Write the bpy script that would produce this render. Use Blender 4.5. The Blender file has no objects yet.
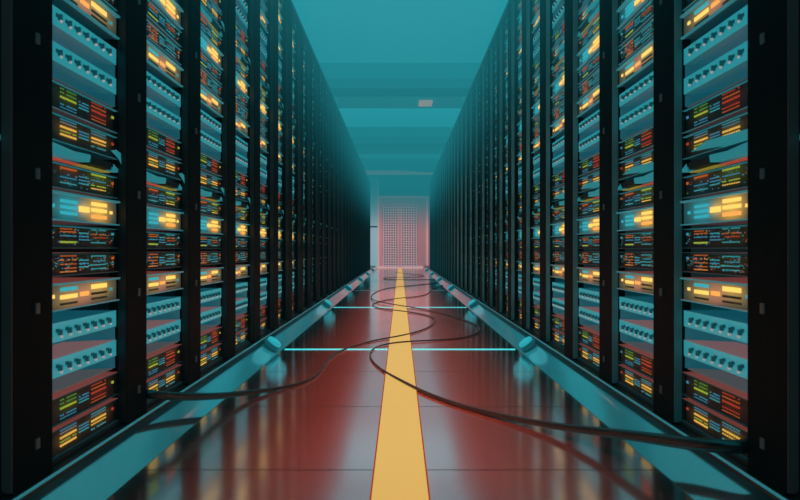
import bpy, math, random
from mathutils import Vector, Matrix

random.seed(7)
C = bpy.context.scene.collection
PI = math.pi
H = 0.69          # camera height
F = 0.935         # half aisle width to the fronts of the rack posts
REC = 0.03        # device fronts sit this far behind the posts
FL = 600.0        # focal length in pixels
BASE = 0.092      # top of the raised kerb the racks stand on
UNIT0 = 0.107     # bottom of the first tier of devices
UH = 0.887        # height of one tier
PITCH = 0.6
D0 = 1.833        # centre depth of rack index 0
DW = 0.207         # half width of a device
W2 = 0.219        # half width of the bay opening
END = 23.0
CEIL = 3.56


def srgb(r, g, b):
    def f(v):
        v /= 255.0
        return v / 12.92 if v <= 0.04045 else ((v + 0.055) / 1.055) ** 2.4
    return (f(r), f(g), f(b), 1.0)


# ---------------------------------------------------------------- materials
def mat(name, base=(0.02, 0.02, 0.02, 1), rough=0.5, metal=0.0, emit=None, es=0.0, spec=0.5, bump=None, var=None):
    m = bpy.data.materials.new(name)
    m.use_nodes = True
    nt = m.node_tree
    b = nt.nodes['Principled BSDF']
    b.inputs['Base Color'].default_value = base
    b.inputs['Roughness'].default_value = rough
    b.inputs['Metallic'].default_value = metal
    b.inputs['Specular IOR Level'].default_value = spec
    if emit is not None:
        b.inputs['Emission Color'].default_value = emit
        b.inputs['Emission Strength'].default_value = es
    if bump or var:
        tc = nt.nodes.new('ShaderNodeTexCoord')
        nz = nt.nodes.new('ShaderNodeTexNoise')
        nt.links.new(tc.outputs['Object'], nz.inputs['Vector'])
        nz.inputs['Scale'].default_value = (bump or var)[0]
        if bump:
            bp = nt.nodes.new('ShaderNodeBump')
            bp.inputs['Strength'].default_value = bump[1]
            bp.inputs['Distance'].default_value = 0.01
            nt.links.new(nz.outputs['Fac'], bp.inputs['Height'])
            nt.links.new(bp.outputs['Normal'], b.inputs['Normal'])
        if var:
            mr = nt.nodes.new('ShaderNodeMapRange')
            mr.inputs['To Min'].default_value = max(0.02, rough - var[1])
            mr.inputs['To Max'].default_value = rough + var[1]
            nt.links.new(nz.outputs['Fac'], mr.inputs['Value'])
            nt.links.new(mr.outputs['Result'], b.inputs['Roughness'])
    return m


def face_mat(name, base, halos, rough=0.4, amb=None, amb_s=0.0, speck=0.0):
    """Faceplate with the halos of its lights painted in as emission (uv = metres across / up the face)."""
    m = bpy.data.materials.new(name)
    m.use_nodes = True
    nt = m.node_tree
    N, L = nt.nodes, nt.links
    b = N['Principled BSDF']
    b.inputs['Base Color'].default_value = base
    b.inputs['Roughness'].default_value = rough
    uv = N.new('ShaderNodeUVMap'); uv.uv_map = 'UVMap'
    acc = None
    for (cx, cz, sx, sz, col, st) in halos:
        mp = N.new('ShaderNodeVectorMath'); mp.operation = 'SUBTRACT'
        L.new(uv.outputs['UV'], mp.inputs[0]); mp.inputs[1].default_value = (cx, cz, 0)
        sc = N.new('ShaderNodeVectorMath'); sc.operation = 'MULTIPLY'
        L.new(mp.outputs[0], sc.inputs[0]); sc.inputs[1].default_value = (1 / sx, 1 / sz, 0)
        dt = N.new('ShaderNodeVectorMath'); dt.operation = 'DOT_PRODUCT'
        L.new(sc.outputs[0], dt.inputs[0]); L.new(sc.outputs[0], dt.inputs[1])
        ng = N.new('ShaderNodeMath'); ng.operation = 'MULTIPLY'; ng.inputs[1].default_value = -1
        L.new(dt.outputs['Value'], ng.inputs[0])
        ex = N.new('ShaderNodeMath'); ex.operation = 'EXPONENT'
        L.new(ng.outputs[0], ex.inputs[0])
        cm = N.new('ShaderNodeVectorMath'); cm.operation = 'SCALE'
        cm.inputs[0].default_value = tuple(c * st for c in col[:3])
        L.new(ex.outputs[0], cm.inputs['Scale'])
        out = cm.outputs[0]
        if acc is None:
            acc = out
        else:
            ad = N.new('ShaderNodeVectorMath'); ad.operation = 'ADD'
            L.new(acc, ad.inputs[0]); L.new(out, ad.inputs[1]); acc = ad.outputs[0]
    if amb is not None:
        ad = N.new('ShaderNodeVectorMath'); ad.operation = 'ADD'
        ad.inputs[1].default_value = tuple(c * amb_s for c in amb[:3])
        L.new(acc, ad.inputs[0]); acc = ad.outputs[0]
    L.new(acc, b.inputs['Emission Color'])
    b.inputs['Emission Strength'].default_value = 1.0
    return m


TEAL = srgb(40, 155, 168)
CYAN = srgb(70, 205, 215)
BLUE = srgb(80, 190, 230)
YEL = srgb(245, 190, 85)
YGR = srgb(190, 215, 70)
ORG = srgb(240, 120, 50)
RED = srgb(235, 85, 55)
PINK = srgb(215, 115, 105)
GRN = srgb(110, 190, 90)

M = {}
M['black'] = mat('black_panel_metal', (0.006, 0.008, 0.009, 1), 0.38, 0.2, bump=(40, 0.05))
M['post'] = mat('rack_post_black', (0.001, 0.006, 0.007, 1), 0.7, 0.0, spec=0.03, bump=(30, 0.05))
M['dark'] = mat('dark_plastic', (0.01, 0.014, 0.016, 1), 0.5, var=(20, 0.1))
M['latch'] = mat('latch_grey', (0.025, 0.035, 0.035, 1), 0.5, emit=srgb(20, 36, 38), es=0.5)
M['sidel'] = mat('rack_side_lit', (0.08, 0.26, 0.28, 1), 0.35, emit=TEAL, es=0.02, bump=(20, 0.03))  # lit copy of the side panel, teal light put into the colour
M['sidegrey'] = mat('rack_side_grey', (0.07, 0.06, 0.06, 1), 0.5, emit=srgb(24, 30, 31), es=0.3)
M['sided'] = mat('rack_side_dark', (0.01, 0.02, 0.022, 1), 0.4)  # shaded copy for the opposite side, darkness put into the colour
M['teal'] = mat('patch_panel_teal', (0.03, 0.30, 0.33, 1), 0.4, emit=TEAL, es=0.62, bump=(35, 0.03))  # panel is lit by its own glow in place of lamps
M['teald'] = mat('patch_panel_teal_under', (0.04, 0.2, 0.22, 1), 0.4, emit=srgb(20, 90, 105), es=0.6)  # shade under the shelves put into a darker teal
M['shelfpink'] = mat('patch_channel_floor', (0.25, 0.17, 0.17, 1), 0.5, emit=srgb(165, 112, 112), es=0.40)  # red light from above put into the channel floor's colour
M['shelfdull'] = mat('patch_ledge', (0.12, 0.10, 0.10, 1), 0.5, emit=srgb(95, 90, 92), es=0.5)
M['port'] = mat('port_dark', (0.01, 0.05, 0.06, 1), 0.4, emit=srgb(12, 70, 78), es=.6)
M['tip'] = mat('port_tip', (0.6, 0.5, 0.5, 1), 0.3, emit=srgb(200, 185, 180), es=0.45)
M['lip_pink'] = mat('lip_top_pink', (0.14, 0.08, 0.075, 1), 0.35, 0.3, emit=srgb(195, 95, 85), es=0.26)  # red light on upward edges put in as colour and glow
M['lip_teal'] = mat('lip_teal', (0.1, 0.35, 0.37, 1), 0.35, 0.3, emit=srgb(35, 150, 165), es=0.38)  # teal light caught by edges put in as colour and glow
M['lip_dark'] = mat('lip_dark_teal', (0.03, 0.1, 0.11, 1), 0.35, 0.3, emit=srgb(15, 60, 68), es=0.25)  # dimmer version of the teal light painted on the lips
M['tray'] = mat('tray_reflection_teal', (0.04, 0.30, 0.33, 1), 0.35, 0.1, emit=TEAL, es=0.42)  # teal reflection put in as colour and glow
M['face'] = face_mat('server_face', (0.004, 0.010, 0.012, 1), [(0.09, .045, .07, .03, YGR, .02)], 0.45)
M['face_h'] = face_mat('server_face_yellow', (0.004, 0.010, 0.012, 1),
                       [(-.085, .04, .055, .02, YEL, .10), (.088, .045, .055, .02, YEL, .10)], 0.45)
M['face_g'] = face_mat('server_face_green', (0.004, 0.010, 0.012, 1),
                       [(-.085, .045, .05, .02, YGR, .05), (.088, .04, .05, .02, RED, .05)], 0.45)
M['face_a'] = face_mat('server_face_orange', (0.004, 0.010, 0.012, 1),
                       [(-.085, .06, .06, .015, ORG, .07), (.088, .05, .07, .03, YGR, .07), (-.085, .025, .06, .02, CYAN, .04)], 0.45)
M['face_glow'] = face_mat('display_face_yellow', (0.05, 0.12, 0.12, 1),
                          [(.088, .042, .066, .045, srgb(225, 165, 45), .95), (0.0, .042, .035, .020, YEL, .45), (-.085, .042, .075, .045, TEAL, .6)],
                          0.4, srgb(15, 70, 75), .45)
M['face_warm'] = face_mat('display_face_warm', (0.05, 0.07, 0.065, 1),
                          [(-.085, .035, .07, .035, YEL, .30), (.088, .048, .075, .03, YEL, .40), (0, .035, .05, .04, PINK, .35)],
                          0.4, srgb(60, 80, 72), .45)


def em(name, c, s):
    return mat(name, tuple(x * .4 for x in c[:3]) + (1,), 0.4, emit=c, es=s)


for k, c, s in (('cyan', CYAN, .42), ('blue', BLUE, .34), ('yellow', YEL, .8), ('ygreen', YGR, .5), ('orange', ORG, .42),
                ('red', RED, .36), ('green', GRN, .35), ('white', srgb(190, 205, 200), .3), ('amber', srgb(245, 150, 65), .55),
                ('glowyel', srgb(248, 205, 100), 1.15), ('glowamb', srgb(245, 165, 80), 1.1)):
    M[k] = em('led_' + k, c, s)
M['bar_cyan'] = em('bar_cyan', srgb(50, 175, 190), .85)
M['bar_dark'] = mat('bar_off', (0.03, 0.05, 0.045, 1), 0.4)
M['lamp'] = mat('kerb_lamp_lens', (0.05, 0.3, 0.35, 1), 0.35, emit=srgb(45, 185, 198), es=0.62)
M['lamp_rim'] = mat('kerb_lamp_housing', (0.02, 0.12, 0.14, 1), 0.3, emit=srgb(15, 90, 100), es=0.6)
M['strip'] = em('floor_light_strip', srgb(70, 205, 212), 1.15)
M['cable'] = mat('black_cable', (0.012, 0.009, 0.008, 1), 0.2, spec=0.9, bump=(60, 0.03))
M['wallm'] = mat('wall_paint', (0.12, 0.14, 0.15, 1), 0.7, bump=(12, 0.05))
M['endwall'] = mat('end_wall_pink_glow', (0.55, 0.42, 0.42, 1), 0.5, emit=srgb(160, 100, 108), es=0.55, bump=(8, 0.03))  # pink light on the end wall put in as glow
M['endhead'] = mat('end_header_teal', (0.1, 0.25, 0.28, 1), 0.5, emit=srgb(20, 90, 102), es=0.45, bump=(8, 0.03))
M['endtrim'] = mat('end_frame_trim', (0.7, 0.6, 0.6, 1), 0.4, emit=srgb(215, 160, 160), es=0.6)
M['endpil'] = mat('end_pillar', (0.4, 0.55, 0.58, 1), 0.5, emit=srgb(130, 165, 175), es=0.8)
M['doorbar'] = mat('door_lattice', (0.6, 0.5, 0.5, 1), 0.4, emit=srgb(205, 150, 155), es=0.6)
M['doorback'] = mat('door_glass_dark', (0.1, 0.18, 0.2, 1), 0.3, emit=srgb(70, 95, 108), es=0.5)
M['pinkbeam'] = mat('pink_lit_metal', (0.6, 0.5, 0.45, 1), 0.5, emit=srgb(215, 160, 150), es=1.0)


def stripe_mat():
    m = mat('yellow_floor_stripe', (.012, .05, .03, 1), 0.5, emit=srgb(228, 178, 92), es=0.84, spec=0.1, var=(6, 0.05))  # stripe colour carried by an even glow rather than light falling on it
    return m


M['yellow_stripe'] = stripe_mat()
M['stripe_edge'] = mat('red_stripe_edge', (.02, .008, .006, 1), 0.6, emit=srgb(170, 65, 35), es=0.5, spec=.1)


def floor_mat():
    m = bpy.data.materials.new('glossy_floor_tiles')
    m.use_nodes = True
    nt = m.node_tree; N, L = nt.nodes, nt.links
    b = N['Principled BSDF']
    g = N.new('ShaderNodeNewGeometry')
    sx = N.new('ShaderNodeSeparateXYZ'); L.new(g.outputs['Position'], sx.inputs[0])
    nz = N.new('ShaderNodeTexNoise'); nz.inputs['Scale'].default_value = 3
    L.new(g.outputs['Position'], nz.inputs['Vector'])
    # joints across the aisle every tile
    def math_(op, a, bv=None):
        n = N.new('ShaderNodeMath'); n.operation = op
        if hasattr(a, 'default_value') or hasattr(a, 'links'):
            L.new(a, n.inputs[0])
        else:
            n.inputs[0].default_value = a
        if bv is not None:
            if isinstance(bv, (int, float)):
                n.inputs[1].default_value = bv
            else:
                L.new(bv, n.inputs[1])
        return n.outputs[0]
    y = math_('SUBTRACT', sx.outputs['Y'], 4.165 - 0.762 * 10)
    fy = math_('MODULO', y, 0.762)
    # distance to joint
    jy = math_('LESS_THAN', fy, 0.007)
    mix = N.new('ShaderNodeMix'); mix.data_type = 'RGBA'
    cr = N.new('ShaderNodeValToRGB')
    cr.color_ramp.elements[0].color = (0.30, 0.09, 0.06, 1)
    cr.color_ramp.elements[1].color = (0.38, 0.12, 0.08, 1)
    L.new(nz.outputs['Fac'], cr.inputs['Fac'])
    L.new(jy, mix.inputs['Factor'])
    L.new(cr.outputs['Color'], mix.inputs[6])
    mix.inputs[7].default_value = (0.004, 0.003, 0.003, 1)
    L.new(mix.outputs[2], b.inputs['Base Color'])
    ro = math_('MULTIPLY_ADD', jy, 0.5)
    ro.node.inputs[2].default_value = 0.2
    L.new(ro, b.inputs['Roughness'])
    b.inputs['Specular IOR Level'].default_value = 0.05
    b.inputs['IOR'].default_value = 1.45
    gl = N.new('ShaderNodeBsdfGlossy'); gl.inputs['Color'].default_value = (.97, .97, .97, 1)
    gr = math_('MULTIPLY_ADD', jy, 0.02); gr.node.inputs[2].default_value = 0.14
    L.new(gr, gl.inputs['Roughness'])
    inv = math_('MULTIPLY_ADD', jy, -0.6); inv.node.inputs[2].default_value = 0.88
    ms = N.new('ShaderNodeMixShader'); L.new(inv, ms.inputs[0])
    L.new(b.outputs[0], ms.inputs[1]); L.new(gl.outputs[0], ms.inputs[2])
    L.new(ms.outputs[0], N['Material Output'].inputs['Surface'])
    return m


M['floor'] = floor_mat()
M['kerb'] = mat('kerb_satin_metal', (0.66, 0.52, 0.53, 1), 0.10, 0.88, var=(4, 0.03))
M['ceil'] = mat('ceiling_teal_lit', (0.1, 0.4, 0.45, 1), 0.8, emit=srgb(46, 172, 184), es=1.15, bump=(4, 0.05))  # ceiling surface itself glows as the source of teal light
M['ceil2'] = mat('ceiling_teal_lit_far', (0.1, 0.4, 0.45, 1), 0.8, emit=srgb(46, 172, 184), es=2.5, bump=(4, 0.05))  # stronger glow to offset the haze and feed the floor reflection
M['beam1'] = mat('beam_fascia_upper', (0.06, 0.22, 0.25, 1), 0.7, emit=srgb(32, 130, 140), es=1.0, bump=(6, 0.04))  # beam tones put in as stepped glow, darker towards the bottom
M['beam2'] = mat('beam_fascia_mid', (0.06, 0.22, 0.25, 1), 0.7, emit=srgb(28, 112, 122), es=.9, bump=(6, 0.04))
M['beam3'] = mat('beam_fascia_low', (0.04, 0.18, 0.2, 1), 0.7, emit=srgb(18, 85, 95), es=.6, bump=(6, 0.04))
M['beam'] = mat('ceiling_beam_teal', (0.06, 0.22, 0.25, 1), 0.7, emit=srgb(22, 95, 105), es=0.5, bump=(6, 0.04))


# ---------------------------------------------------------------- mesh builder
class MB:
    def __init__(self):
        self.v, self.f, self.mi, self.mats = [], [], [], []

    def m(self, name):
        if name not in self.mats:
            self.mats.append(name)
        return self.mats.index(name)

    def quad(self, pts, mt):
        n = len(self.v); self.v += [tuple(p) for p in pts]
        self.f.append(tuple(range(n, n + len(pts)))); self.mi.append(self.m(mt))

    def box(self, x0, x1, y0, y1, z0, z1, mt, top=None, bottom=None, front=None):
        n = len(self.v)
        self.v += [(x0, y0, z0), (x1, y0, z0), (x1, y1, z0), (x0, y1, z0),
                   (x0, y0, z1), (x1, y0, z1), (x1, y1, z1), (x0, y1, z1)]
        fs = [((3, 2, 1, 0), bottom), ((4, 5, 6, 7), top), ((0, 1, 5, 4), front),
              ((1, 2, 6, 5), None), ((2, 3, 7, 6), None), ((3, 0, 4, 7), None)]
        for q, mm in fs:
            self.f.append(tuple(n + i for i in q)); self.mi.append(self.m(mm or mt))

    def prism(self, prof, a0, a1, axis, mt):
        """closed profile (u,v) swept along axis: 'y' -> (u, a, v); 'x' -> (a, u, v)"""
        k = len(prof); n = len(self.v)
        for a in (a0, a1):
            for (u, v) in prof:
                self.v.append((u, a, v) if axis == 'y' else (a, u, v) if axis == 'x' else (u, v, a))
        for i in range(k):
            j = (i + 1) % k
            self.f.append((n + i, n + j, n + k + j, n + k + i)); self.mi.append(self.m(mt))
        self.f.append(tuple(n + i for i in range(k))[::-1]); self.mi.append(self.m(mt))
        self.f.append(tuple(n + k + i for i in range(k))); self.mi.append(self.m(mt))

    def add(self, other, mtx):
        n = len(self.v)
        self.v += [tuple(mtx @ Vector(p)) for p in other.v]
        for f, mi in zip(other.f, other.mi):
            self.f.append(tuple(n + i for i in f)); self.mi.append(self.m(other.mats[mi]))
        self.uvsrc = getattr(self, 'uvsrc', []) + [tuple(p) for p in other.v]

    def mesh(self, name):
        me = bpy.data.meshes.new(name)
        me.from_pydata(self.v, [], self.f)
        for k in self.mats:
            me.materials.append(M[k])
        me.polygons.foreach_set('material_index', self.mi)
        src = getattr(self, 'uvsrc', None) or self.v
        uv = me.uv_layers.new(name='UVMap')
        for lp in me.loops:
            p = src[lp.vertex_index]
            uv.data[lp.index].uv = (p[0], p[2])
        me.update()
        return me

    def build(self, name, parent=None, bevel=0.0):
        o = bpy.data.objects.new(name, self.mesh(name))
        C.objects.link(o)
        if parent is not None:
            o.parent = parent
        if bevel:
            b = o.modifiers.new('Bevel', 'BEVEL'); b.width = bevel; b.segments = 2; b.limit_method = 'ANGLE'
        return o


def tag(o, label=None, cat=None, group=None, kind=None):
    if label: o['label'] = label
    if cat: o['category'] = cat
    if group: o['group'] = group
    if kind: o['kind'] = kind
    return o


def dup(root):
    r = root.copy(); C.objects.link(r)
    for ch in list(root.children):
        c = ch.copy(); C.objects.link(c); c.parent = r
        for g in list(ch.children):
            d = g.copy(); C.objects.link(d); d.parent = c
    return r


# ---------------------------------------------------------------- the room
mb = MB(); mb.box(-0.83, 0.83, -2.0, END, -0.1, 0.0, 'floor'); tag(mb.build('floor'), kind='structure')
for s, nm in ((-1, 'trim_1'), (1, 'trim_2')):
    mb = MB()
    M['kerb_top'] = M.get('kerb_top') or mat('kerb_top_dark', (.03, .026, .025, 1), .35)  # outer kerb's shade and dark reflection put into its colour
    prof = [(s * 0.812, -0.08), (s * 0.812, 0.001)]
    for k in range(1, 13):
        t = k / 12
        prof.append((s * (0.812 + .112 * t), .001 + .112 * (.80 * t - .15 * t ** 3)))
    prof += [(s * 0.926, .0835), (s * .928, BASE), (s * 1.95, BASE), (s * 1.95, -0.08)]
    mb.prism(prof if s < 0 else prof[::-1], -2.0, END, 'y', 'kerb')
    it, il = mb.m('kerb_top'), mb.m('lip_teal')
    for fi, f in enumerate(mb.f[:-2]):
        xs = [abs(mb.v[v][0]) for v in f]; zs = [mb.v[v][2] for v in f]
        if min(xs) > .90 and min(zs) > -.01:
            mb.mi[fi] = it
        if min(xs) > .9255 and max(xs) < .929:
            mb.mi[fi] = il  # bright teal reflection painted onto the thin kerb lip
    ko = mb.build(nm)
    for p in ko.data.polygons:
        p.use_smooth = abs(p.normal.y) < .5
    ko.data.set_sharp_from_angle(angle=math.radians(25))
    tag(ko, kind='structure')
for nm, b in (('wall_left', (-2.05, -1.95, -2, END, -.08, CEIL)), ('wall_right', (1.95, 2.05, -2, END, -.08, CEIL)),
              ('wall_front', (-2.05, 2.05, -2.1, -2, -.08, CEIL))):
    mb = MB(); mb.box(*b, 'wallm'); tag(mb.build(nm), kind='structure')
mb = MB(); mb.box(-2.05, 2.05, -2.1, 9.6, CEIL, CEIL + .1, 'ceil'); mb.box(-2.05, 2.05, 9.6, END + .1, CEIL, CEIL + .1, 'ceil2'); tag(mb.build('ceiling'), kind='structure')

# ceiling beams (stepped downstand beams across the hall)
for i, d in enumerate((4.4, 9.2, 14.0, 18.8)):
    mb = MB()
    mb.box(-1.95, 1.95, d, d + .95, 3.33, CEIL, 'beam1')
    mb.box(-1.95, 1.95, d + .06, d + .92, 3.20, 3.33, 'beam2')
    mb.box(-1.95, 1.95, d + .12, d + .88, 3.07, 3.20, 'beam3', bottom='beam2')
    for sg in (-1, 1):                                             # small hanger brackets
        mb.prism([(d + .1, 3.07), (d + .3, 3.0), (d + .34, 3.07)], sg * 1.05 - .08, sg * 1.05 + .08, 'x', 'beam1')
    if i == 3:
        mb.quad([(-1.6, d + .1, 3.25), (-.4, d + .1, 3.22), (1.3, d + .1, 3.11), (1.3, d + .1, 3.06), (-1.6, d + .1, 3.06)], 'pinkbeam')  # wedge of pink light painted on the beam front
    tag(mb.build('ceiling_beam'), kind='structure')

# end wall, header, pillar and the lattice door
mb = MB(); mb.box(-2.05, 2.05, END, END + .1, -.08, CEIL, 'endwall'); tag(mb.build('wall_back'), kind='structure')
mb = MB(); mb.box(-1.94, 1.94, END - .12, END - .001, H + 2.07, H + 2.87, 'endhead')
mb.box(-1.94, 1.94, END - .14, END - .12, H + 2.80, H + 2.87, 'pinkbeam')  # pink light along the header top, painted as a glowing edge
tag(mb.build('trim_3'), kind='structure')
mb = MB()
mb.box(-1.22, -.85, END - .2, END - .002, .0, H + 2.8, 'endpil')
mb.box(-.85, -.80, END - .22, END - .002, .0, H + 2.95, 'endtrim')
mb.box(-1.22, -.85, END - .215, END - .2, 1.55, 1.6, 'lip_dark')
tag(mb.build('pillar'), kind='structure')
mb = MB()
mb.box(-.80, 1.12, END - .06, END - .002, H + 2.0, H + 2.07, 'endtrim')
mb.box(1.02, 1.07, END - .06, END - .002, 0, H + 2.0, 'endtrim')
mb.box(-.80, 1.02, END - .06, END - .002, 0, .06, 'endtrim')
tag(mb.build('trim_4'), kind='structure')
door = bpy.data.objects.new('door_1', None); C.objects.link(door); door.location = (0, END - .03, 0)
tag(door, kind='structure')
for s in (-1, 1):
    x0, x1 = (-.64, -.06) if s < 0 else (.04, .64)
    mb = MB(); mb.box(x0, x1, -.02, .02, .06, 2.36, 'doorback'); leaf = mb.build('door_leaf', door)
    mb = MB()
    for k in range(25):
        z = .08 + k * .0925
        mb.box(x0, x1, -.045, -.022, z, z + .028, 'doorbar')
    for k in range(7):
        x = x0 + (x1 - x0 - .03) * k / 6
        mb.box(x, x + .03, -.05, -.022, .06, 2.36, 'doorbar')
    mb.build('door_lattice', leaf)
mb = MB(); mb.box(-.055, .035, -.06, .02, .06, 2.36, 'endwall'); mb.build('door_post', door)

# ---------------------------------------------------------------- floor markings and lights
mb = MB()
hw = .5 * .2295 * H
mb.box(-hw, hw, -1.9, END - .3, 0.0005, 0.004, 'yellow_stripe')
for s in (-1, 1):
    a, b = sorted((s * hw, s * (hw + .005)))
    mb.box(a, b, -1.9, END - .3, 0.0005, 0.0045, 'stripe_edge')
tag(mb.build('floor_stripe'), 'wide yellow painted stripe running down the middle of the glossy aisle floor', 'floor marking')

ORDN = ['nearest', 'second', 'third', 'fourth', 'fifth', 'sixth', 'seventh', 'eighth', 'ninth', 'tenth', 'eleventh', 'twelfth',
        'thirteenth', 'fourteenth', 'fifteenth', 'sixteenth', 'seventeenth', 'eighteenth', 'nineteenth', 'twentieth',
        'twenty-first', 'twenty-second', 'twenty-third', 'twenty-fourth', 'twenty-fifth', 'twenty-sixth', 'twenty-seventh',
        'twenty-eighth', 'twenty-ninth', 'thirtieth', 'thirty-first']
SIDE = {-1: 'left', 1: 'right'}


def disc(mb, r0, r1, z0, z1, mt, cap=True, n=24):
    k = len(mb.v)
    for r, z in ((r0, z0), (r1, z1)):
        for i in range(n):
            a = 2 * PI * i / n
            mb.v.append((r * math.cos(a), r * math.sin(a), z))
    for i in range(n):
        j = (i + 1) % n
        mb.f.append((k + i, k + j, k + n + j, k + n + i)); mb.mi.append(mb.m(mt))
    if cap:
        mb.f.append(tuple(k + n + i for i in range(n))); mb.mi.append(mb.m(mt))


# one kerb lamp, then copies
mb = MB()
disc(mb, .050, .052, 0, .012, 'lamp_rim', cap=False); disc(mb, .052, .048, .012, .018, 'lamp_rim')
lamp0 = mb.build('kerb_lamp')
mb = MB()
disc(mb, .036, .036, .016, .023, 'black', cap=False); disc(mb, .036, .043, .0225, .0226, 'lamp', cap=False)
disc(mb, .043, .046, .0225, .034, 'lamp', cap=False); disc(mb, .046, .040, .034, .041, 'lamp', cap=False); disc(mb, .040, .02, .041, .044, 'lamp')
mb.build('lamp_lens', lamp0)
for s in (-1, 1):
    for k in range(6):
        d = 4.165 + 3.048 * k
        if d > END - 1:
            continue
        o = lamp0 if (s == -1 and k == 0) else dup(lamp0)
        o.location = (s * .868, d - .12, .043)
        o.rotation_euler = (0, -s * math.radians(37.4), 0)
        tag(o, '%s glowing cyan round lamp set on the sloping kerb along the %s racks' % (ORDN[k], SIDE[s]), 'lamp',
            'round cyan lamps on the kerbs')
        o.scale = (1.12, 1.2, 1.15)
        l = bpy.data.lights.new('kerb_lamp_light', 'POINT'); l.energy = .05 if k < 2 else .015; l.color = (.12, .85, 1.0); l.shadow_soft_size = .07
        lo = bpy.data.objects.new('kerb_lamp_light', l); C.objects.link(lo); lo.location = (s * .83, d - .14, .12)
        # inset light strip in the floor
        if k <= 3:
            mb = MB()
            a, b = sorted((s * (hw + .006), s * .80))
            w = .016 if k < 2 else .008
            mb.box(a, b, d - w / 2, d + w / 2, .0005, .004, 'strip' if k < 2 else 'lip_teal')
            tag(mb.build('floor_light_strip'),
                '%s glowing cyan light line across the %s half of the floor' % (ORDN[k], SIDE[s]), 'light strip',
                'cyan light lines across the floor')


def P(px, py, z=0.006):
    d = FL * (H - z) / (py - 250.0)
    return Vector(((px - 400.0) * d / FL, d, z))


def cable(name, pts, radii, label):
    cu = bpy.data.curves.new(name, 'CURVE')
    cu.dimensions = '3D'; cu.bevel_depth = 1.0; cu.bevel_resolution = 4; cu.resolution_u = 8
    sp = cu.splines.new('NURBS'); sp.points.add(len(pts) - 1)
    for p, co, r in zip(sp.points, pts, radii):
        p.co = (co.x, co.y, co.z, 1); p.radius = r
    sp.order_u = 4; sp.use_endpoint_u = True
    t = bpy.data.objects.new(name, cu); C.objects.link(t)
    dg = bpy.context.evaluated_depsgraph_get()
    me = bpy.data.meshes.new_from_object(t.evaluated_get(dg))
    bpy.data.objects.remove(t)
    me.materials.clear(); me.materials.append(M['cable'])
    for p in me.polygons:
        p.use_smooth = True
    o = bpy.data.objects.new(name, me); C.objects.link(o)
    tag(o, label, 'cable')
    return o


Z2 = .007
left = [(150, 394.2, .158), (160, 395.3, .145), (178, 396.3, .122), (200, 396.8, .09), (222, 396, .055), (245, 393, .028), (270, 390, .012),
        (300, 384, Z2), (315, 377, Z2), (323, 368, Z2), (328, 359, Z2), (336, 352.5, Z2), (348, 348, Z2), (362, 343.5, Z2),
        (380, 339, Z2), (397, 336.5, .01), (413, 333, Z2), (427, 328.5, Z2), (437, 322, Z2), (433, 316.5, Z2), (418, 313, Z2),
        (398, 310.5, .01), (380, 308.6, Z2), (371.5, 306, Z2), (373, 303, Z2), (385, 300, Z2), (400, 298, .01), (418, 296.6, Z2),
        (429, 294, Z2), (430, 290, Z2), (438, 286.5, Z2), (448, 283.5, .014), (455, 281, .03)]
rad = [.017, .017, .0165, .016, .014, .012, .010] + [.0058] * (len(left) - 7)
pl = [P(a, b, z) for a, b, z in left]
cable('power_cable', [Vector((-.957, pl[0].y + .012, .16))] + pl, [.017] + rad,
      'black cable hanging from the left racks and looping loosely over the yellow stripe')
right = [(741, 447.4, .158), (715, 446, .150), (690, 443.5, .135), (660, 439.5, .112), (625, 434.5, .082), (590, 430.5, .055),
         (557, 426.5, .03), (512, 418.5, .014), (467, 408, .009), (427, 394.5, .008), (400, 380, .010), (383, 371, Z2),
         (371, 361, Z2), (369, 352.5, Z2), (376, 346.5, Z2), (390, 343, .01), (412, 341, .01), (445, 339.8, Z2), (468, 337.5, Z2), (481, 332, Z2),
         (480, 326, Z2), (465, 320, Z2), (440, 313, Z2), (418, 308, Z2), (400, 305.5, .02), (385, 303, .02), (373.5, 300.5, .02), (370, 297, Z2),
         (374, 292.5, Z2), (384, 288.5, Z2), (400, 286.5, .01), (422, 284.5, Z2), (440, 282.5, Z2), (444, 280, Z2), (430, 279.2, Z2), (402, 279.6, .012),
         (384, 279.4, Z2), (382, 278, Z2), (392, 277, .01), (412, 277.3, .01), (425, 276.3, Z2), (424, 274.6, Z2), (410, 274, .02), (396, 272.5, .02)]
rad = [.019, .019, .019, .018, .0165, .015, .0135, .0115, .010, .009, .008] + [.0058] * (len(right) - 11)
pr = [P(a, b, z) for a, b, z in right]
cable('power_cable', [Vector((.957, pr[0].y + .012, .16))] + pr, [.019] + rad,
      'black cable drooping from the bottom of the right racks and snaking down the aisle')

# ---------------------------------------------------------------- devices (local: x across, y into the rack, z up; front at y=0)
B1, BM, B2 = (-.130, -.042), (-.030, .028), (.042, .137)


def dots(mb, x0, x1, z, n, mt, h=.0045, fill=.62, y=-.003, miss=0.0, rnd=None):
    w = (x1 - x0) / n
    for i in range(n):
        if rnd and rnd.random() < miss:
            continue
        a = x0 + i * w
        mb.box(a, a + w * fill, y, 0.0005, z - h / 2, z + h / 2, mt)


def bars(mb, x0, x1, z, mt, h=.012, y=-.004):
    mb.box(x0, x1, y, 0.0005, z - h / 2, z + h / 2, mt)


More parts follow.
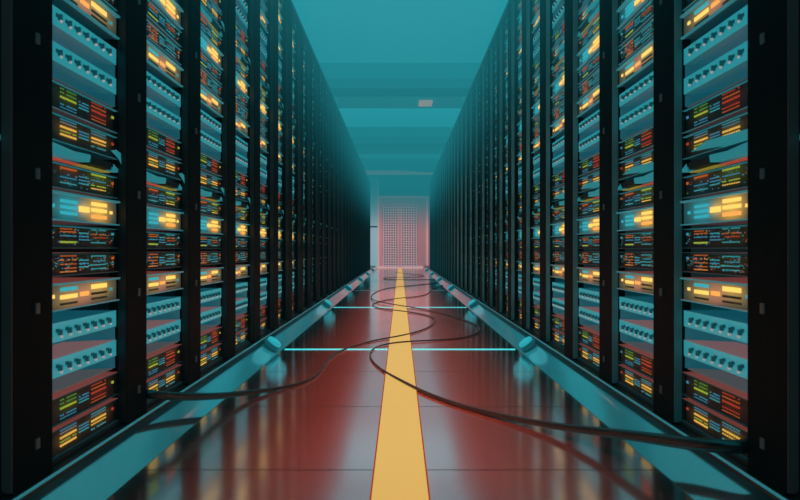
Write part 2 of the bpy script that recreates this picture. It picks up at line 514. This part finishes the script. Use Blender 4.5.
SERV = {
    # z0, height, face material, rows of (block, z offset, material, bright), speckles, lip
    'A': dict(z0=.758, h=.076, face='face_a', spk=46,
              rows=[(B1, .060, 'orange', 2), (B1, .034, 'blue', 1), (B1, .018, 'cyan', 1), (BM, .046, 'blue', 1), (BM, .036, 'blue', 1), (BM, .026, 'cyan', 1),
                    (B2, .062, 'ygreen', 2), (B2, .044, 'blue', 1), (B2, .028, 'ygreen', 1), (B2, .018, 'yellow', 1)],
              desc='server with orange, blue and lime lights', slot='top'),
    'C': dict(z0=.588, h=.070, face='face', spk=60,
              rows=[(B1, .056, 'orange', 1), (B1, .048, 'orange', 1), (B1, .036, 'blue', 1), (B1, .018, 'ygreen', 2), (BM, .046, 'cyan', 1), (BM, .036, 'blue', 1),
                    (BM, .026, 'blue', 1), (B2, .058, 'cyan', 1), (B2, .044, 'orange', 1), (B2, .034, 'red', 1), (B2, .018, 'cyan', 1)],
              desc='server with mixed orange and cyan lights', slot='centre'),
    'D': dict(z0=.508, h=.070, face='face', spk=110,
              rows=[(B1, .058, 'orange', 1), (B1, .046, 'amber', 1), (B1, .034, 'orange', 1), (B1, .022, 'orange', 1), (B1, .012, 'amber', 1),
                    (BM, .044, 'cyan', 1), (BM, .034, 'blue', 1), (BM, .024, 'cyan', 1), (B2, .056, 'cyan', 1), (B2, .040, 'blue', 1), (B2, .028, 'cyan', 1), (B2, .016, 'cyan', 1)],
              desc='server speckled with orange and blue lights', slot='centre'),
    'G': dict(z0=.092, h=.080, face='face_g', spk=0,
              rows=[(B1, .064, 'green', 1), (B1, .053, 'green', 1), (B1, .040, 'ygreen', 2), (B1, .020, 'blue', 1), (B1, .011, 'blue', 0),
                    (BM, .050, 'blue', 1), (BM, .041, 'blue', 1), (BM, .032, 'cyan', 1),
                    (B2, .066, 'red', 1), (B2, .055, 'orange', 1), (B2, .042, 'red', 2), (B2, .024, 'red', 1), (B2, .014, 'orange', 0)],
              desc='server with green and red light rows', slot='low'),
    'H': dict(z0=.003, h=.080, face='face_h', spk=0,
              rows=[(B1, .066, 'blue', 1), (B1, .058, 'white', 0), (B1, .045, 'yellow', 2), (B1, .033, 'ygreen', 0), (B1, .023, 'yellow', 2),
                    (BM, .050, 'blue', 1), (BM, .041, 'blue', 1), (BM, .032, 'cyan', 1),
                    (B2, .066, 'cyan', 0), (B2, .058, 'blue', 0), (B2, .044, 'yellow', 2), (B2, .033, 'yellow', 1), (B2, .018, 'cyan', 1)],
              desc='server with yellow light rows', slot='bottom'),
}
LITE_BLOCK = {}


def led_mesh(rows, block, rnd):
    mb = MB()
    for (b, z, mt, br) in rows:
        if b is not block:
            continue
        n = 6 if b is BM else 8
        if br == 2:
            dots(mb, b[0], b[1], z, n, mt, .0056, .42)
        else:
            dots(mb, b[0], b[1], z, n, mt, .0034 if br else .0025, .34, miss=.04, rnd=rnd)
    return mb


def server_body(q, lit=True):
    s = SERV[q]; h = s['h']
    mb = MB()
    mb.box(-DW, DW, 0, .30, 0, h - .009, 'dark', front=s['face'] if lit else 'dark', bottom='lip_dark')
    # protruding lips top and bottom
    if lit:
        mb.box(-DW, DW, -.006, .28, h - .006, h - .003, 'lip_dark', top='lip_pink', bottom='lip_teal')
        mb.box(-DW, DW, -.006, .0, 0, .003, 'lip_dark', bottom='lip_teal', top='lip_pink' if q in 'CD' else 'lip_dark')
    else:
        mb.box(-W2 + .03, W2 - .03, -.012, 0, .01, h - .015, 'black')
        mb.box(-DW, DW, 0, .28, h - .006, h - .003, 'black')
    # rack ears
    for sg in (-1, 1):
        a, b = sorted((sg * DW, sg * (DW - .016)))
        mb.box(a, b, -.004, 0, .008, h - .012, 'black')
    return mb


def speckles(mb, q, rnd):
    s = SERV[q]
    for i in range(s['spk']):
        x = rnd.uniform(-.19, .19); z = rnd.uniform(.009, s['h'] - .016)
        w = rnd.choice((.003, .004, .006))
        mb.box(x, x + w, -.0015, .0005, z, z + .0028, rnd.choice(('blue', 'cyan', 'orange', 'red', 'blue', 'green', 'teald', 'teald', 'teald')))


def make_server(q, lit=True):
    rnd = random.Random(ord(q))
    mb = server_body(q, lit)
    if lit:
        speckles(mb, q, rnd)
    root = mb.build('rack_server')
    if not lit:
        m2 = MB(); m2.box(.165, .175, -.014, .0, .03, .036, 'red'); m2.build('status_light', root)
        return root
    for blk in (B1, BM, B2):
        led_mesh(SERV[q]['rows'], blk, rnd).build('light_array', root)
    cols = {'A': ('orange', 'orange'), 'C': ('cyan', 'cyan'), 'D': ('blue', 'orange'), 'G': ('blue', 'ygreen'), 'H': ('red', 'red')}[q]
    for sg, c in zip((-1, 1), cols):
        m2 = MB(); m2.box(sg * .178 - .006, sg * .178 + .006, -.003, 0.0005, .044, .052, c); m2.build('status_light', root)
    return root


def make_server_lite(q):
    rnd = random.Random(ord(q))
    mb = server_body(q)
    for (b, z, mt, br) in SERV[q]['rows']:
        if br:
            dots(mb, b[0], b[1], z, 4 if b is not BM else 2, mt, .006 if br == 2 else .003, .7 if br == 2 else .4)
    for i in range(SERV[q]['spk'] // 4):
        x = rnd.uniform(-.19, .19); z = rnd.uniform(.009, SERV[q]['h'] - .016)
        mb.box(x, x + .007, -.0015, .0005, z, z + .004, rnd.choice(('blue', 'cyan', 'orange', 'teald')))
    return mb


GLOW = {
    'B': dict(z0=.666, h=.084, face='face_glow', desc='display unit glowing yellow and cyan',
              bars=[(B1, .058, 'bar_cyan', .009), (B1, .041, 'bar_cyan', .009), (B1, .024, 'bar_cyan', .009),
                    (BM, .041, 'glowyel', .017), (B2, .062, 'glowyel', .011), (B2, .043, 'glowyel', .011), (B2, .022, 'glowamb', .011)],
              d=('bar_cyan', 'glowyel')),
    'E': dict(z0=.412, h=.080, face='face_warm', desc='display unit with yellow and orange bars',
              bars=[(B1, .058, 'bar_cyan', .011), (B1, .036, 'glowyel', .012), (B1, .016, 'bar_dark', .006),
                    ((-.024, .024), .038, 'glowamb', .013), (B2, .056, 'glowyel', .014), (B2, .034, 'bar_dark', .007), (B2, .018, 'bar_dark', .006)],
              d=('glowyel', 'cyan')),
}


def glow_body(q):
    g = GLOW[q]; h = g['h']; mb = MB()
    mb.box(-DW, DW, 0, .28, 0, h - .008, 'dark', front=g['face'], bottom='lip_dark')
    mb.box(-DW, DW, -.014, .26, h - .008, h - .002, 'lip_teal', top='lip_pink', bottom='lip_teal')
    mb.box(-DW, DW, -.012, 0, 0, .004, 'lip_teal', top='lip_pink', bottom='lip_teal')
    return mb


def make_glow(q, lit=True):
    g = GLOW[q]
    if not lit:
        mb = MB(); mb.box(-DW, DW, 0, .28, 0, g['h'] - .004, 'dark')
        mb.box(-W2 + .03, W2 - .03, -.012, 0, .01, g['h'] - .014, 'black')
        return mb.build('display_unit')
    root = glow_body(q).build('display_unit')
    for lo, hi in ((-.2, -.035), (-.035, .035), (.035, .2)):
        mb = MB()
        for (b, z, mt, hh) in g['bars']:
            if lo < (b[0] + b[1]) / 2 < hi:
                bars(mb, b[0], b[1], z, mt, hh, -.003)
        mb.build('light_bar', root)
    for sg, c in zip((-1, 1), g['d']):
        mb = MB(); bars(mb, sg * .168 - .008, sg * .168 + .008, .041, c, .010, -.003); mb.build('status_light', root)
    return root


def make_glow_lite(q):
    mb = glow_body(q)
    for (b, z, mt, hh) in GLOW[q]['bars']:
        bars(mb, b[0], b[1], z, mt, hh, -.003)
    for sg, c in zip((-1, 1), GLOW[q]['d']):
        bars(mb, sg * .168 - .008, sg * .168 + .008, .041, c, .010, -.003)
    return mb


PZ, PH = .178, .206


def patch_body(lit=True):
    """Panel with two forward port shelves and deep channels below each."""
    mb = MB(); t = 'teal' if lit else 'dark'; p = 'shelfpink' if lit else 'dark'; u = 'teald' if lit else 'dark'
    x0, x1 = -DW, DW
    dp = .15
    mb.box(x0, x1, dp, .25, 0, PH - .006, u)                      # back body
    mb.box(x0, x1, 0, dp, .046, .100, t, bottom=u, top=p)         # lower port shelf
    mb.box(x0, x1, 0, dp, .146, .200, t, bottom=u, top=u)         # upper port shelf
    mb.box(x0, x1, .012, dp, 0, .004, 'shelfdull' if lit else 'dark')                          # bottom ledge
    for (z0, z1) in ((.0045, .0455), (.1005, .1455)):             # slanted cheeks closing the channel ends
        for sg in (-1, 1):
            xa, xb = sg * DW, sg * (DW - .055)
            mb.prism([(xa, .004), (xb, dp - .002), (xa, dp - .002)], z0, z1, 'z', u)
    return mb


def port(mb, x, z, full=True):
    if full:
        mb.box(x - .007, x + .007, -.003, 0.0005, z + .000, z + .010, 'port')
        mb.box(x - .0025, x + .004, -.014, -.003, z - .008, z + .008, 'port')
        mb.box(x - .0022, x + .0022, -.015, -.009, z - .015, z - .008, 'tip')
    else:
        mb.box(x - .006, x + .006, -.008, 0.0005, z - .007, z + .009, 'port')
        mb.box(x - .003, x + .003, -.012, -.008, z - .013, z - .007, 'tip')


PORTS = [(k - 3) * .048 for k in range(7)]


def make_patch(lit=True):
    root = patch_body(lit).build('patch_panel')
    me = None
    for z in (.073, .173):
        for x in PORTS:
            if me is None:
                mb = MB(); port(mb, 0, 0); o = mb.build('port', root); me = o.data
            else:
                o = bpy.data.objects.new('port', me); C.objects.link(o); o.parent = root
            o.location = (x, 0, z)
    return root


def make_patch_lite():
    mb = patch_body()
    for z in (.073, .173):
        for x in PORTS:
            port(mb, x, z, False)
    return mb


def flipx(mb):
    mb.v = [(-p[0], p[1], p[2]) for p in mb.v]
    return mb


def tray_body():
    """Cable tray shelf between the tiers: dark box behind the teal reflection plates."""
    mb = MB()
    mb.box(-DW, DW, .03, .28, .0, .010, 'dark')
    mb.box(.03, .165, -.004, .12, .012, .036, 'black')
    mb.box(-DW, DW, .03, .28, .040, .045, 'black')
    return mb


M['face_tray'] = mat('tray_lip_lime', (0.2, 0.25, 0.05, 1), 0.4, emit=srgb(170, 170, 60), es=0.35)  # lime light on the tray edge put in as colour and glow
M['lip_red'] = mat('tray_lip_red', (0.3, 0.12, 0.1, 1), 0.4, emit=srgb(200, 90, 70), es=0.4)  # red light on the tray edge put in as colour and glow


def tray_reflections(mirror=False):  # teal reflections put into the shape of glowing plates, differing by side
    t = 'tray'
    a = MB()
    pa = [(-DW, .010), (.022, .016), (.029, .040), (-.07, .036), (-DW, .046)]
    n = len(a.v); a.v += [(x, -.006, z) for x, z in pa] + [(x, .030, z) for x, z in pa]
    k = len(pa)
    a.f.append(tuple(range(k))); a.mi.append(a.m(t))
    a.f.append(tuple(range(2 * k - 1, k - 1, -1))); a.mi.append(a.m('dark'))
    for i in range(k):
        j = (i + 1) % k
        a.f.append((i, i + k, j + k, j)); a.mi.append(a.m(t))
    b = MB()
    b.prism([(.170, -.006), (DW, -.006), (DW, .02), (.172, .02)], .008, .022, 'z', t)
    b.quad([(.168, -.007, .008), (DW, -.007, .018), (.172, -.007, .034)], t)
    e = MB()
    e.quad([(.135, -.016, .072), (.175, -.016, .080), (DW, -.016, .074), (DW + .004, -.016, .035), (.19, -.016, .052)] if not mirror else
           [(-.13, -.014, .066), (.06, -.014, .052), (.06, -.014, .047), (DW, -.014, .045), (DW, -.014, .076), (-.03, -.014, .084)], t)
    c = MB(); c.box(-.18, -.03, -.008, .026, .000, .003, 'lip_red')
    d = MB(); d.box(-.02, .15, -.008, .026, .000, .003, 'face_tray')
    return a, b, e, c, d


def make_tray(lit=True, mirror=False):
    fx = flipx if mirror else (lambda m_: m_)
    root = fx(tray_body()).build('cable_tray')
    for j, (p, n) in enumerate(zip(tray_reflections(mirror)[:5 if lit else 2], ('reflection_plate', 'reflection_plate', 'reflection_plate', 'front_lip', 'front_lip'))):
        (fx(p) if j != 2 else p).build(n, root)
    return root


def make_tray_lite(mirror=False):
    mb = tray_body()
    for j, p in enumerate(tray_reflections(mirror)):
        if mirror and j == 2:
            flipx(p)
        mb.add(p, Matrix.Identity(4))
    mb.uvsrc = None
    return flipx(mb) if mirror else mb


# ---------------------------------------------------------------- racks
def make_rack(name, grey=False, latches=True):
    root = bpy.data.objects.new(name, None); C.objects.link(root)
    ztop = UNIT0 + 3 * UH + .04 - BASE
    for sg in (-1, 1):
        a, b = sorted((sg * W2, sg * .2999))
        mb = MB(); mb.box(a, b, 0, .06, 0.0, ztop, 'post'); mb.build('post', root)
    mb = MB(); mb.box(-.2995, .2995, 0, .80, ztop, 2.85 - BASE, 'black'); mb.build('top_panel', root, bevel=.004)
    mb = MB(); mb.box(-W2, W2, .02, .78, 0, UNIT0 - BASE - .001, 'black'); mb.build('base_plinth', root)
    mb = MB(); mb.box(-.2995, .2995, .76, .80, 0, ztop, 'black'); mb.build('back_panel', root)
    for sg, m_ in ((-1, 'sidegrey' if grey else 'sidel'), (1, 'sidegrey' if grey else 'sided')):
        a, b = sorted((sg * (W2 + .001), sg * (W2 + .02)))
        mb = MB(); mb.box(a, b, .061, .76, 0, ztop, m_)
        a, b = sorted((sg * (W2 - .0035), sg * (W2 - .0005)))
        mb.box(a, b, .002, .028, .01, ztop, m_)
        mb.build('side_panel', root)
    if latches:
        mb = MB(); mb.box(-.008, .008, -.004, .0005, 0, .027, 'latch'); me = mb.mesh('latch')
        for k in range(8):
            l = bpy.data.objects.new('latch', me); C.objects.link(l); l.parent = root
            l.location = (-.288, 0, .178 - BASE + .3477 * k)
    return root


def place(o, s, i, z, yoff=None):
    if yoff is None:
        yoff = REC + .01 * min(3, max(0, i - 2))
    o.location = (s * (F + yoff), D0 + PITCH * i, z)
    o.rotation_euler = (0, 0, PI / 2 if s < 0 else -PI / 2)


def rackname(i, s):
    if i < 0:
        return 'unlit rack nearest the camera on the %s' % SIDE[s]
    return '%s lit rack on the %s' % (['first'][0] if i == 0 else ORDN[i], SIDE[s])


NR = 29
rk = make_rack('server_rack'); rkf = make_rack('server_rack', False, False); rkg = make_rack('server_rack', True)
first = {'r': True, 'g': True, 'f': True}
for s in (-1, 1):
    for i in range(-1, NR):
        key = 'g' if i < 0 else 'r' if i < 3 else 'f'
        src = {'g': rkg, 'r': rk, 'f': rkf}[key]
        o = src if first[key] else dup(src)
        first[key] = False
        place(o, s, i, BASE, 0)
        if s > 0:
            for ch in o.children:
                if ch.name.startswith('latch'):
                    ch.location.x = .288
        lab = ('tall black rack with its devices switched off, nearest the camera on the %s side' % SIDE[s]) if i < 0 else \
              'tall black server rack, %s along the lit row on the %s' % (ORDN[i] if i else 'first', SIDE[s])
        tag(o, lab, 'server rack', 'server racks lining the aisle')

TIER = ['bottom', 'middle', 'top']
protos = {}
lite = {}
for q in SERV:
    protos[q] = make_server(q); lite[q] = make_server_lite(q).mesh('rack_server')
    protos[q + 'off'] = make_server(q, False)
for q in GLOW:
    protos[q] = make_glow(q); lite[q] = make_glow_lite(q).mesh('display_unit')
    protos[q + 'off'] = make_glow(q, False)
protos['F'] = make_patch(); lite['F'] = make_patch_lite().mesh('patch_panel'); protos['Foff'] = make_patch(False)
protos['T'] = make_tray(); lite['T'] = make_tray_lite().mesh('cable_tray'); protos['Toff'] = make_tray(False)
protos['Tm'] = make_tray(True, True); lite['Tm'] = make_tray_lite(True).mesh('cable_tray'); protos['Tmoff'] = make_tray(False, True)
DEV = {q: (SERV[q]['z0'], 'rack_server', SERV[q]['desc'], 'server', 'rack servers in the tiers') for q in SERV}
DEV.update({q: (GLOW[q]['z0'], 'display_unit', GLOW[q]['desc'], 'display unit', 'glowing display units in the racks') for q in GLOW})
DEV['F'] = (PZ, 'patch_panel', 'teal panel with two rows of seven ports', 'patch panel', 'teal patch panels in the racks')
DEV['T'] = (.838, 'cable_tray', 'black tray with teal plates shaped like reflections', 'tray', 'cable trays between the tiers')
OFFD = {'A': 'topmost', 'C': 'third', 'D': 'fourth', 'G': 'seventh', 'H': 'lowest', 'B': 'second', 'E': 'fifth', 'F': 'sixth', 'T': 'tray'}

used = set()
FULL = 3       # racks with fully detailed devices
LAST = 13
stuff = MB(); stuff.uvsrc = []
for s in (-1, 1):
    for i in range(-1, LAST + 1):
        for t in range(3):
            for q in 'HGFEDCBAT':
                z0, nm, desc, cat, grp = DEV[q]
                z = UNIT0 + t * UH + z0
                serv = q in SERV
                if i > 8 and serv:
                    mt = Matrix.Translation((s * (F + .06), D0 + PITCH * i, z)) @ Matrix.Rotation(PI / 2 if s < 0 else -PI / 2, 4, 'Z')
                    src = MB(); me = lite[q]
                    stuff_key = q
                    lb = lite.setdefault(q + 'mb', make_server_lite(q))
                    stuff.add(lb, mt)
                    continue
                if i <= FULL:
                    key = q + ('m' if q == 'T' and s > 0 else '') + ('off' if i < 0 else '')
                    o = protos[key] if key not in used else dup(protos[key])
                    used.add(key)
                else:
                    o = bpy.data.objects.new(nm, lite[q + ('m' if q == 'T' and s > 0 else '')]); C.objects.link(o)
                place(o, s, i, z)
                if i < 0:
                    d = 'dark switched-off ' + {'rack_server': '%s server' % OFFD[q], 'display_unit': '%s display unit' % OFFD[q],
                                                'patch_panel': 'patch panel', 'cable_tray': 'cable tray'}[nm]
                    tag(o, '%s in the %s tier, unlit rack nearest on the %s' % (d, TIER[t], SIDE[s]), cat, grp)
                else:
                    tag(o, '%s, %s tier of %s lit rack on %s' % (desc, TIER[t], ORDN[i] if i else 'first', SIDE[s]), cat, grp)
o = stuff.build('distant_servers')
tag(o, 'many small dark servers with specks of light far down the aisle', 'server', kind='stuff')

# ---------------------------------------------------------------- small lamp on the ceiling beam
mb = MB(); mb.box(.30, .52, 9.5, 9.8, 3.03, 3.069, 'pinkbeam'); o = mb.build('ceiling_light', bevel=.01)
tag(o, 'small pinkish lamp fixed under the nearer ceiling beam', 'ceiling light')

# ---------------------------------------------------------------- lights
def area(name, loc, rot, sx, sy, col, e, spread=PI):
    l = bpy.data.lights.new(name, 'AREA'); l.shape = 'RECTANGLE'; l.size = sx; l.size_y = sy
    l.color = col[:3]; l.energy = e; l.spread = spread
    o = bpy.data.objects.new(name, l); C.objects.link(o); o.location = loc; o.rotation_euler = rot
    return o


area('red_ceiling_line', (0, 6.0, 3.0), (0, 0, 0), .10, 9.0, (1, .21, .10), 215, math.radians(29))
area('red_end_light', (0, 21.5, 2.6), (math.radians(35), 0, 0), 1.2, .4, (1, .25, .2), 22)

# ---------------------------------------------------------------- world: teal haze, thicker towards the ceiling
w = bpy.data.worlds.new('World'); bpy.context.scene.world = w; w.use_nodes = True
nt = w.node_tree; N, L = nt.nodes, nt.links
N['Background'].inputs[0].default_value = (0.001, 0.006, 0.007, 1)
HAZE = True
if HAZE:
    g = N.new('ShaderNodeTexCoord')
    sx = N.new('ShaderNodeSeparateXYZ'); L.new(g.outputs['Object'], sx.inputs[0])
    mr = N.new('ShaderNodeMapRange'); mr.interpolation_type = 'SMOOTHSTEP'
    mr.inputs['From Min'].default_value = 1.05; mr.inputs['From Max'].default_value = 3.3
    mr.inputs['To Min'].default_value = 0.012; mr.inputs['To Max'].default_value = 1.0
    L.new(sx.outputs['Z'], mr.inputs['Value'])
    ab = N.new('ShaderNodeVolumeAbsorption'); ab.inputs['Color'].default_value = (0, 0, 0, 1)
    m1 = N.new('ShaderNodeMath'); m1.operation = 'MULTIPLY'; m1.inputs[1].default_value = .40
    L.new(mr.outputs[0], m1.inputs[0]); L.new(m1.outputs[0], ab.inputs['Density'])
    e = N.new('ShaderNodeEmission')
    hc = N.new('ShaderNodeMix'); hc.data_type = 'RGBA'
    L.new(mr.outputs[0], hc.inputs['Factor']); hc.inputs[6].default_value = srgb(20, 92, 102); hc.inputs[7].default_value = srgb(36, 142, 152)
    L.new(hc.outputs[2], e.inputs['Color'])
    m2 = N.new('ShaderNodeMath'); m2.operation = 'MULTIPLY'; m2.inputs[1].default_value = .40
    L.new(mr.outputs[0], m2.inputs[0]); L.new(m2.outputs[0], e.inputs['Strength'])
    ad = N.new('ShaderNodeAddShader'); L.new(ab.outputs[0], ad.inputs[0]); L.new(e.outputs[0], ad.inputs[1])
    L.new(ad.outputs[0], N['World Output'].inputs['Volume'])

# ---------------------------------------------------------------- camera and view
cd = bpy.data.cameras.new('Camera'); cam = bpy.data.objects.new('Camera', cd); C.objects.link(cam)
cd.dof.use_dof = True; cd.dof.focus_distance = 6.0; cd.dof.aperture_fstop = 7.0
cd.sensor_width = 36; cd.lens = FL / 800 * 36; cd.clip_start = .02; cd.clip_end = 100
cam.location = (0, 0, H); cam.rotation_euler = (PI / 2, 0, 0)
sc = bpy.context.scene; sc.camera = cam
sc.view_settings.view_transform = 'Standard'
try:
    sc.cycles.use_denoising = True
    sc.cycles.max_bounces = 6; sc.cycles.diffuse_bounces = 2; sc.cycles.glossy_bounces = 4
    sc.cycles.volume_step_rate = 1.0; sc.cycles.volume_max_steps = 64
    sc.cycles.sample_clamp_indirect = 4
except Exception as ex:
    print(ex)
